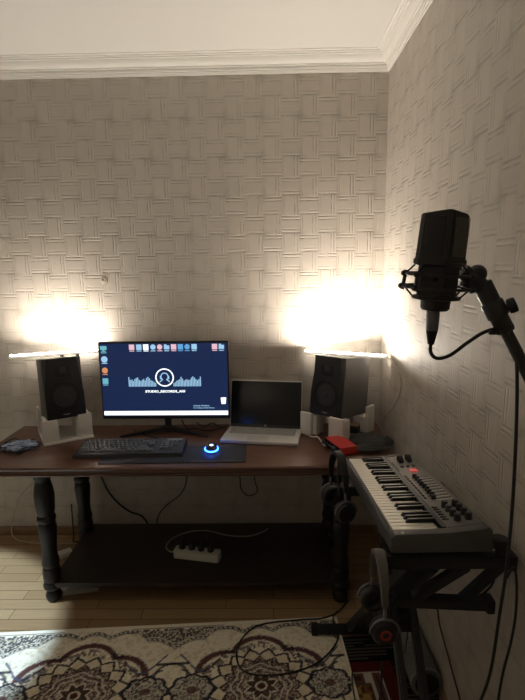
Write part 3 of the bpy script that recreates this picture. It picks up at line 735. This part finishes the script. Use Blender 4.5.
# ------------------------------------------------------------------ headphones
def headphones(label, apex, rz, tiltx, sz=1.0, ring=None, pad='cushg', hang=0):
    """hang from the apex of the headband; ears along local x"""
    t = thing('headphones', label, 'headphones', apex, (tiltx, 0, rz), 'headphones hanging from the keyboard stand')
    w, h = .078*sz, .135*sz
    arc = [(w*math.cos(a), 0, -h+h*math.sin(a)) for a in np.linspace(PI, 0, 15)]
    tb = bmesh.new(); rows_ = []
    for (x, y, z) in arc:
        n = Vector((x/w, 0, (z+h)/h)).normalized(); bw = .019*sz*(.55+.45*max(0, n.z)); p = Vector((x, y, z))
        rows_.append([tb.verts.new(p+n*dz+Vector((0, dy, 0))) for dz, dy in ((0, -bw), (.010*sz, -bw*.8), (.010*sz, bw*.8), (0, bw), (-.004*sz, bw*.7), (-.004*sz, -bw*.7))])
    for a, b in zip(rows_, rows_[1:]):
        for i in range(6): tb.faces.new((a[i], a[(i+1) % 6], b[(i+1) % 6], b[i]))
    tb.faces.new(rows_[0]); tb.faces.new(rows_[-1][::-1]); bmesh.ops.recalc_face_normals(tb, faces=tb.faces)
    part('headband', MB()._add(tb), M[pad], t, ang=50)
    for s in (-1, 1):
        part('slider_arm', MB().tube([(s*w, 0, -h), (s*w*1.06, 0, -h-.025*sz), (s*w*1.08, 0, -h-.045*sz)], .006*sz, 8, False, 4), M['hpgrey'], t)
        # yoke fork round the cup
        part('yoke', MB().tube([Vector((s*(w*1.06+.004), .047*sz*math.cos(a), -h-.085*sz+.047*sz*math.sin(a))) for a in np.linspace(0, PI, 11)], .0042*sz, 8, False, 2), M['hpgrey'], t)
        ctr = Vector((s*w*1.0, 0, -h-.085*sz)); ax = Vector((s, 0, 0))
        q = Matrix.Translation(ctr) @ Vector((0, 0, 1)).rotation_difference(ax).to_matrix().to_4x4()
        cup = part('ear_cup', MB().lathe([(.020*sz, -.004), (.042*sz, -.004), (.044*sz, .002), (.043*sz, .012*sz), (.036*sz, .021*sz), (.018*sz, .024*sz), (.004, .024*sz)], 32, q), M['blacksat'], t)
        part('ear_pad', MB().torus(ctr-ax*.012*sz, .032*sz, .012*sz, ax, 32, 12), M['cush'], t)
        if ring: part('accent_ring', MB().torus(ctr+ax*.0235*sz, .0145*sz, .0042*sz, ax, 28, 8), M[ring], cup, 'orange-red ring')
    return t
headphones('black headphones with orange-red ring hanging at the near end of the piano keyboard', (.268, 1.103, .8925), R(-88), R(0), .76, 'ringred')
headphones('plain black headphones hanging at the far end of the piano keyboard by the desk corner', (.236, 1.612, .9505), R(-75), R(0), .85, None, 'cush')
cable([(.262, 1.02, .66), (.268, 1.06, .50), (.275, 1.2, .30), (.285, 1.45, .10), (.30, 1.60, .03), (.31, 1.66, .012)], .0028, 'cord', 'thin black headphone lead dropping to the floor rug')

# ------------------------------------------------------------------ microphone
o = Vector((.2955, .85, 1.608))
mr = (R(3), R(3), R(3))
t = thing('microphone', 'large black studio condenser microphone upright in a shock mount', 'microphone', o, mr)
# local origin at the ring below the grille
hexo = [(-.0445, 0), (-.040, -.012), (-.002, -.031), (.038, -.013), (.0445, 0), (.038, .013), (-.002, .031), (-.040, .012)]
def taper(poly, z0, z1, s0, s1, bev=.002, peak=0):
    tb = bmesh.new(); a = [tb.verts.new((x*s0, y*s0, z0)) for x, y in poly]; b = [tb.verts.new((x*s1, y*s1, z1+(peak if abs(x) < .01 else 0))) for x, y in poly]
    tb.faces.new(a[::-1])
    if peak: tb.faces.new(b[2:7]); tb.faces.new(b[6:]+b[:3])
    else: tb.faces.new(b)
    n = len(poly)
    for i in range(n): tb.faces.new((a[i], a[(i+1) % n], b[(i+1) % n], b[i]))
    bmesh.ops.recalc_face_normals(tb, faces=tb.faces); bmesh.ops.bevel(tb, geom=list(tb.edges), offset=bev, segments=2, affect='EDGES')
    return MB()._add(tb)
part('body', taper(hexo, -.058, .006, .80, .84), M['blacksat'], t)
g = part('grille_frame', taper(hexo, .006, .084, 1.0, .93, .002, .007), M['blacksat'], t)
for sg in (1, -1):
    part('grille_mesh', MB().box((.0205*sg-.001*(1-sg), -.0216, .046), (.030, .0016, .064), .0006, (0, .0, sg*R(24.5))), M['mesh'] if sg > 0 else M['blacksat'], g, 'perforated dark metal mesh' if sg > 0 else None)
part('grille_mesh', MB().box((.0400, -.0068, .046), (.0016, .010, .064), .0006, (0, 0, R(-26))), M['mesh'], g, 'perforated dark metal mesh')
part('collar', taper(hexo, -.002, .010, 1.06, 1.06, .002), M['black'], t)
part('base_cup', MB().lathe([(.022, -.080), (.025, -.076), (.026, -.060), (.025, -.052)], 24), M['black'], t)
part('switch', MB().box((-.012, -.0205, -.025), (.010, .002, .006), .0005), M['gloss'], t)
t = thing('shock_mount', 'black ring shock mount with elastic struts holding the microphone', 'shock mount', o, mr)
for z, rr in ((-.018, .056), (-.040, .060)):
    part('ring', MB().torus((0, 0, z), rr, .0026, (0, 0, 1), 40, 8, (1.0, .8)), M['metalblk'], t)
for z, rr in ((.000, .040), (-.058, .040)):
    part('inner_ring', MB().torus((0, 0, z), rr, .0032, (0, 0, 1), 40, 8, (1.0, .72)), M['metalblk'], t)
for a in (R(170), R(215), R(325), R(20), R(90)):
    c_, s_ = math.cos(a), math.sin(a)
    part('post', MB().tube([(.056*c_, .045*s_, -.012), (.060*c_, .048*s_, -.046)], .0034, 8, False, 0), M['metalblk'], t)
    for za_, zb_, in ((.000, -.018), (-.058, -.040)):
        part('elastic', MB().tube([(.040*c_, .029*s_, za_), (.057*c_, .046*s_, zb_)], .0017, 6, False, 0), M['rubber'], t)
    part('stub', MB().sph((.060*c_, .048*s_, -.018), .0048).sph((.063*c_, .0505*s_, -.040), .0048), M['metalblk'], t)
part('joint_arm', MB().box((.062, .002, -.030), (.034, .020, .026), .005, (0, R(20), 0)), M['metalblk'], t)

t = thing('microphone_stand', 'tall black microphone stand with slanting boom arm beside the right wall', 'microphone stand', (.52, .80, 0))
o2 = Vector((.52, .80, 0))
def ms(name, mb, mat='metalblk', **kw):
    me = mb.mesh(name, M[mat]); me.transform(Matrix.Translation(-o2)); return part(name, me, None, t, **kw)
A = Vector((.366, .862, 1.590)); B = Vector((.530, .81, 1.262)); dA = (B-A).normalized()
ms('boom_arm', MB().cyl(A+dA*.03, B+dA*.10, .0105, n=18))
ms('boom_clutch', MB().cyl(A+dA*.018, A+dA*.115, .0165, .0155, 20, .003).cyl(A+dA*.055, A+dA*.085, .019, n=20, bev=.003))
ms('joint', MB().sph(A, .0165, (1, 1, 1)).cyl(A+Vector((-.028, -.004, .006)), A+dA*.03, .0135, .015, 18, .003))
K = A+dA*.074
ms('clamp_knob', MB().cyl(K, K+Vector((.024, -.010, .012)), .006).cyl(K+Vector((.017, -.006, .008)), K+Vector((.029, -.012, .014)), .0135, n=16, bev=.004), 'rubber')
ms('cable_clip', MB().torus(A+dA*.108, .0135, .003, dA, 20, 8).box(A+dA*.108+Vector((-.020, -.004, -.006)), (.018, .008, .008), .002), 'rubber')
ms('pole', MB().cyl((.52, .80, .03), (.52, .80, 1.30), .0115, n=18)); ms('pole_clutch', MB().cyl((.52, .80, .82), (.52, .80, .90), .017, n=18, bev=.004))
ms('tee_joint', MB().cyl((.52, .785, 1.285), (.52, .825, 1.285), .022, n=20, bev=.004))
ms('base_plate', MB().lathe([(.098, 0), (.102, .006), (.100, .014), (.06, .022), (.018, .034), (.016, .05)], 40, Matrix.Translation((.52, .80, 0))))
t = thing('microphone_cable', 'black microphone cable looping below the microphone and hanging along the right wall', 'cable', (.5, .86, 0))
o3 = Vector((.5, .86, 0))
def mcab(name, mb, mat, label=None):
    me = mb.mesh(name, M[mat]); me.transform(Matrix.Translation(-o3)); return part(name, me, None, t, label)
mc = Vector((.2895, .854, 1.528)); dn = Vector((-.03, 0, -1)).normalized()
mcab('plug', MB().cyl(mc, mc+dn*.037, .0118, .0108, 18, .002), 'hpgrey', 'grey connector sleeve'); mcab('strain_relief', MB().cyl(mc+dn*.035, mc+dn*.062, .0105, .0055, 16, .002), 'rubber')
e = mc+dn*.058
mcab('cord', MB().tube([e, e+Vector((.0005, 0, -.018)), e+Vector((.012, 0, -.029)), e+Vector((.035, 0, -.024)), (.352, .85, 1.470), (.380, .85, 1.488), (.408, .85, 1.494), (.425, .842, 1.482), (.434, .838, 1.44), (.440, .835, 1.35), (.443, .83, 1.2), (.448, .84, 1.05), (.452, .86, .92), (.462, .90, .74), (.457, .94, .60), (.450, .98, .46), (.45, 1.00, .30), (.50, .95, .02), (.54, .92, .006)], .0032, 10, False, 10), 'cord')
cable([(.577, 1.08, .84), (.592, 1.078, .87), (.600, 1.075, .83), (.596, 1.06, .76), (.585, 1.05, .69), (.565, 1.04, .60), (.553, 1.03, .50), (.545, 1.02, .35), (.54, 1.02, .15), (.54, 1.05, .006)], .0032, 'cord', 'second black cable hanging from the stand knob by the right wall')
cable([(.590, 1.16, .80), (.585, 1.165, .76), (.56, 1.17, .725), (.52, 1.17, .71), (.47, 1.17, .70), (.43, 1.18, .72)], .003, 'cord', 'short black cable looped beneath the near stand arm')
cable([(.455, 1.50, .78), (.45, 1.42, .72), (.445, 1.38, .64), (.455, 1.42, .50), (.50, 1.6, .20), (.53, 1.72, .022)], .003, 'cord', 'thin black cable dropping behind the stand legs')

# ------------------------------------------------------------------ rugs (woven pattern stored per vertex)
def lin(r, g, b): return np.array([((c/255)/12.92 if c/255 <= .04045 else ((c/255+.055)/1.055)**2.4) for c in (r, g, b)])
CREAM, TAN, NAVY, BURG, BLUE, GOLD, DKB = lin(234, 226, 206), lin(200, 184, 150), lin(38, 38, 52), lin(84, 36, 40), lin(84, 92, 116), lin(178, 146, 82), lin(62, 44, 40)
def hashn(a, b, seed=0):
    v = np.sin(a*127.1+b*311.7+seed*74.7)*43758.5453; return v-np.floor(v)
def vnoise(x, y, seed=0):
    xi, yi = np.floor(x), np.floor(y); xf, yf = x-xi, y-yi; u, v = xf*xf*(3-2*xf), yf*yf*(3-2*yf)
    return (hashn(xi, yi, seed)*(1-u)+hashn(xi+1, yi, seed)*u)*(1-v)+(hashn(xi, yi+1, seed)*(1-u)+hashn(xi+1, yi+1, seed)*u)*v
def rug_cols(s, t):
    P = .713; n = len(s); c = np.tile(CREAM, (n, 1))
    u = (s-.363+P/2) % P - P/2; au = np.abs(u)
    def put(mask, col, k=1.0):
        m = (mask*k)[:, None] if mask.dtype != bool else (mask.astype(float)*k)[:, None]
        c[:] = c*(1-m)+col*m
    # tan floral mottling of the field
    put((vnoise(s*70, t*70) > .56) & (vnoise(s*150, t*150, 3) > .35) & (t > .022), TAN, .55)
    dv = t-.350; r = np.sqrt((u/1.12)**2+dv**2); th = np.arctan2(dv, u/1.12)
    # wavy chain border with its dips at the ends of the period
    e = au/(P/2); wave = .034+.100*np.clip((e-.52)/.48, 0, 1)**1.15+.030*(1-np.abs(np.sin((e-.18)*PI*2.1)))**1.2
    dash = (np.floor((s+t*.6)*95) % 2 == 0)
    put(np.abs(t-wave) < .0085, NAVY, .88); put((np.abs(t-wave) < .005) & dash, CREAM, .75)
    put((np.abs(t-wave-.013) < .0022), NAVY, .7)
    # lace triangle filling the dip
    lace = (t < wave-.013) & (t > .022) & (e > .50); sp = hashn(np.floor(s*170), np.floor(t*170), 5) > .40
    put(lace & ((t > .034) | sp), NAVY, .25); put(lace & sp & (t > .026), NAVY, .85)
    put((np.abs(t-.022) < .0022) & (e > .42), NAVY, .8)
    # burgundy lobed arch above the medallion
    ph = np.arctan2(u/1.12, -dv); ra = .196+.048*np.abs(np.cos(ph*3))**.8; up = (dv < -.075)
    arch = np.abs(r-ra); put((arch < .0095) & up, BURG, .95); put((np.abs(arch-.012) < .0022) & up, NAVY, .75)
    # blue-grey scrolls from the arch to the dip
    q = .215+.050*np.sin((e-.48)*9.0); put((np.abs(t-q) < .0062) & (e > .46) & (e < .93), BLUE, .9)
    q2 = .285+.03*np.sin((e-.6)*12+1.2); put((np.abs(t-q2) < .0050) & (e > .58) & (e < .90), NAVY, .85)
    # vase outline on the axis between two medallions
    ve = P/2-au; vr = np.sqrt((ve/1.05)**2+(t-.285)**2); put((np.abs(vr-.062) < .0055), NAVY, .8)
    put((np.abs(t-.222) < .0055) & (ve < .066), NAVY, .9)
    vr2 = np.sqrt(ve**2+(t-.415)**2); put(np.abs(vr2-.052) < .005, NAVY, .8)
    # garland of small flowers
    rg = .200+.010*np.sin(th*11); g = np.abs(r-rg) < .017; fl_ = hashn(np.floor(th*22), np.floor(r*62), 8) > .46
    put(g & (dv < .2) & fl_, NAVY, .70); put(g & (dv < .2) & (hashn(np.floor(th*40), np.floor(r*110), 9) > .78), BURG, .8)
    # pointed-petal medallion
    tri = np.abs(((th/(2*PI)*16) % 1)-.5)*2
    rp = .152+.030*(1-tri); put((r < rp-.006), TAN, .40); put(np.abs(r-rp) < .0062, NAVY, .95)
    tri2 = np.abs(((th/(2*PI)*16+.5) % 1)-.5)*2; rp2 = .118+.024*(1-tri2)
    inner = r < rp2; put(inner, BURG, .80); put(np.abs(r-rp2) < .005, DKB, .95)
    put(inner & (hashn(np.floor(u*210), np.floor(dv*210), 11) > .66), CREAM, .55); put(inner & (hashn(np.floor(u*190), np.floor(dv*190), 12) > .62), NAVY, .8)
    for rr in (.100, .078): put(np.abs(r-rr*(1+.06*np.cos(th*8))) < .0032, CREAM, .6)
    tri3 = np.abs(((th/(2*PI)*8) % 1)-.5)*2; rp3 = .038+.022*(1-tri3)
    put(r < rp3, DKB, .85); put(np.abs(r-rp3) < .0042, CREAM, .75); put(np.abs(r-.018) < .0038, CREAM, .75); put(r < .009, BURG, .9)
    # navy diamond rosettes beside the vase
    dx, dy = au-.268, t-.350; rd = np.sqrt((dx/1.25)**2+dy**2); td = np.arctan2(dy, dx/1.25)
    ro = .060*(1+.16*np.abs(np.cos(td*4))); ro_m = (rd < ro) & (r > rp+.006)
    put(ro_m, NAVY, .75); put(ro_m & (hashn(np.floor(s*180), np.floor(t*180), 15) > .54), CREAM, .60); put((np.abs(rd-ro) < .0052) & (r > rp), NAVY, .95)
    put((rd < .016) & (r > rp), BURG, .8)
    # plain selvedge
    put((t < .012) | (s < .010), CREAM, .9); put((np.abs(s-.014) < .0022), TAN, .6)
    mott = (.90+.16*hashn(np.floor(s*260), np.floor(t*260), 20))[:, None]
    return np.clip(c*mott, 0, 1)
def kilim_cols(s, t):      # s measured to the right of the cream rug's edge, t from its far edge
    n = len(s); c = np.tile(GOLD*.8, (n, 1))
    def put(mask, col, k=1.0):
        m = (mask.astype(float)*k)[:, None]; c[:] = c*(1-m)+col*m
    dtop = t; dr = .300-s; d = np.minimum(dtop, dr)
    put((hashn(np.floor(s*70), np.floor(t*70), 2) > .66), DKB, .75); put((np.abs(np.sin(s*40))*np.abs(np.sin(t*42)) > .62), BURG, .7)
    put(d < .245, CREAM*.62, .95)
    mo = np.sin(s*2*PI/.085+.5); mt = np.abs(d-.215)
    put((mt < .022) & (mo > -.2) & (d < .24), BURG, .9); put((mt < .010) & (mo > .5), DKB, .9)
    put((np.abs(d-.243) < .004), DKB, .9)
    put(d < .185, lin(84, 30, 25), 1); put(np.abs(d-.186) < .003, DKB, .9)
    put(d < .135, lin(24, 23, 24), 1)
    st_ = (np.floor(t*2/.0165) % 2 == 0); ok = hashn(np.floor(s*24), np.floor(t/.0165), 4) > .22
    put((d < .128) & (d > .006) & st_ & ok, lin(86, 81, 70), .75)
    return np.clip(c*(.9+.15*hashn(np.floor(s*260), np.floor(t*260), 20))[:, None], 0, 1)
def rug(name, corner, ang, s0, s1, t0, t1, step, th, fn, mat, label, flip):
    ns, nt_ = int(abs(s1-s0)/step)+1, int((t1-t0)/step)+1
    S, T = np.meshgrid(np.linspace(s0, s1, ns), np.linspace(t0, t1, nt_)); s, t_ = S.ravel(), T.ravel()
    L = np.array([-math.cos(ang), -math.sin(ang)]); V = np.array([math.sin(ang), -math.cos(ang)])
    xy = np.outer(s, L)+np.outer(t_, V)
    z = th+.0006*vnoise(s*25, t_*25)+.0004*hashn(s, t_)
    n = len(s); idx = np.arange(n).reshape(nt_, ns)
    quads = np.stack([idx[:-1, :-1], idx[1:, :-1], idx[1:, 1:], idx[:-1, 1:]], -1).reshape(-1, 4)
    if flip: quads = quads[:, ::-1]
    loop = np.concatenate([idx[0, :], idx[1:, -1], idx[-1, ::-1][1:], idx[1:-1, 0][::-1]])
    m = len(loop); bot = n+np.arange(m)
    co = np.concatenate([np.column_stack([xy, z]), np.column_stack([xy[loop], np.zeros(m)])])
    nx = np.roll(np.arange(m), -1); side = np.stack([loop, loop[nx], bot[nx], bot], -1)
    if flip: side = side[:, ::-1]
    me = bpy.data.meshes.new(name)
    faces = np.concatenate([quads, side])
    me.from_pydata(co.tolist(), [], faces.tolist()+[bot.tolist() if flip else bot[::-1].tolist()])
    cols = fn(np.abs(s), t_); cols = np.concatenate([cols, cols[loop]])
    at = me.color_attributes.new('Pattern', 'FLOAT_COLOR', 'POINT')
    at.data.foreach_set('color', np.column_stack([cols, np.ones(len(cols))]).astype(np.float32).ravel())
    me.materials.append(mat)
    for p in me.polygons: p.use_smooth = True
    me.set_sharp_from_angle(angle=R(40)); me.update()
    o = bpy.data.objects.new(name, me); COL.objects.link(o); o.location = (corner[0], corner[1], 0.0)
    return o
CA = R(3.6)
tag(rug('patterned_rug', (.290, 1.972), CA, 0, 2.18, 0, .80, .0042, .012, rug_cols, M['rug'], '', False), 'cream patterned rug with navy and burgundy medallions in front of the desk', 'rug')
vv = Vector((math.sin(CA), -math.cos(CA)))
kc = (.290+vv.x*.118+.003, 1.972+vv.y*.118)
tag(rug('striped_rug', kc, CA, 0, -.300, 0, .70, .0042, .005, kilim_cols, M['kilim'], '', True), 'dark striped rug with a red band under the keyboard stand', 'rug')

# grey ribbed roll lying along the right wall
t = thing('rolled_mat', 'grey ribbed roll lying along the foot of the right wall', 'rolled mat', (.5685, 1.693, .006))
rp_ = []
for i in range(49):
    z = -.138+i*.276/48; rp_.append((.056+(.0022 if i % 4 in (1, 2) else 0), z))
mrl = Matrix.Translation((0, 0, .0585)) @ Matrix.Rotation(-PI/2, 4, 'X')
part('roll', MB().lathe(rp_, 36, mrl), M['roll'], t)
for z in (-.130, .130): part('edge_band', MB().lathe([(.0566, z-.007), (.0586, z-.006), (.0586, z+.006), (.0566, z+.007)], 36, mrl), M['rolld'], t, 'paler band')
part('dark_core', MB().cyl((0, .1382, .0585), (0, .141, .0585), .044, n=30), M['rubber'], t, 'dark end'); part('dark_core', MB().cyl((0, -.1382, .0585), (0, -.141, .0585), .044, n=30), M['rubber'], t)

# ------------------------------------------------------------------ lights
def spot(loc, target, col, e, ang, blend, size=.05):
    l = bpy.data.lights.new('spot', 'SPOT'); l.color = col; l.energy = e; l.spot_size = ang; l.spot_blend = blend; l.shadow_soft_size = size
    o = bpy.data.objects.new('spot_lamp', l); COL.objects.link(o); o.location = loc
    o.rotation_euler = (Vector(target)-Vector(loc)).to_track_quat('-Z', 'Y').to_euler(); return o
spot((-1.95, 1.75, 2.0), (-1.75, 1.78, 0), (.62, .82, 1.0), 330, R(42), .12)
# added fill light aimed at the ceiling, no fixture, behind the viewer
ul = bpy.data.lights.new('fill_uplight', 'AREA'); ul.shape = 'DISK'; ul.size = .30; ul.color = (1, .88, .72); ul.energy = 6
uo = bpy.data.objects.new('fill_uplight', ul); COL.objects.link(uo); uo.location = (-1.9, -1.2, 1.75); uo.rotation_euler = (PI, 0, 0)
w = bpy.data.worlds.new('room_world'); sc.world = w; w.use_nodes = True
w.node_tree.nodes['Background'].inputs[0].default_value = (.02, .018, .015, 1); w.node_tree.nodes['Background'].inputs[1].default_value = 1

# ------------------------------------------------------------------ camera
cam = bpy.data.cameras.new('camera'); co = bpy.data.objects.new('camera', cam); COL.objects.link(co)
cam.sensor_fit = 'HORIZONTAL'; cam.sensor_width = 36; cam.lens = 36*480/525; cam.clip_start = .02
p, yaw, roll = .17405, .01678, .01467
f = Vector((-math.sin(yaw)*math.cos(p), math.cos(yaw)*math.cos(p), -math.sin(p)))
r_ = f.cross(Vector((0, 0, 1))).normalized(); u_ = r_.cross(f)
r2 = math.cos(roll)*r_-math.sin(roll)*u_; u2 = math.cos(roll)*u_+math.sin(roll)*r_
mw = Matrix((r2, u2, -f)).transposed().to_4x4(); mw.translation = (0, 0, 1.61)
co.matrix_world = mw
sc.camera = co
vs = sc.view_settings; vs.view_transform = 'Standard'; vs.look = 'None'; vs.exposure = 0; vs.gamma = 1; vs.use_curve_mapping = False
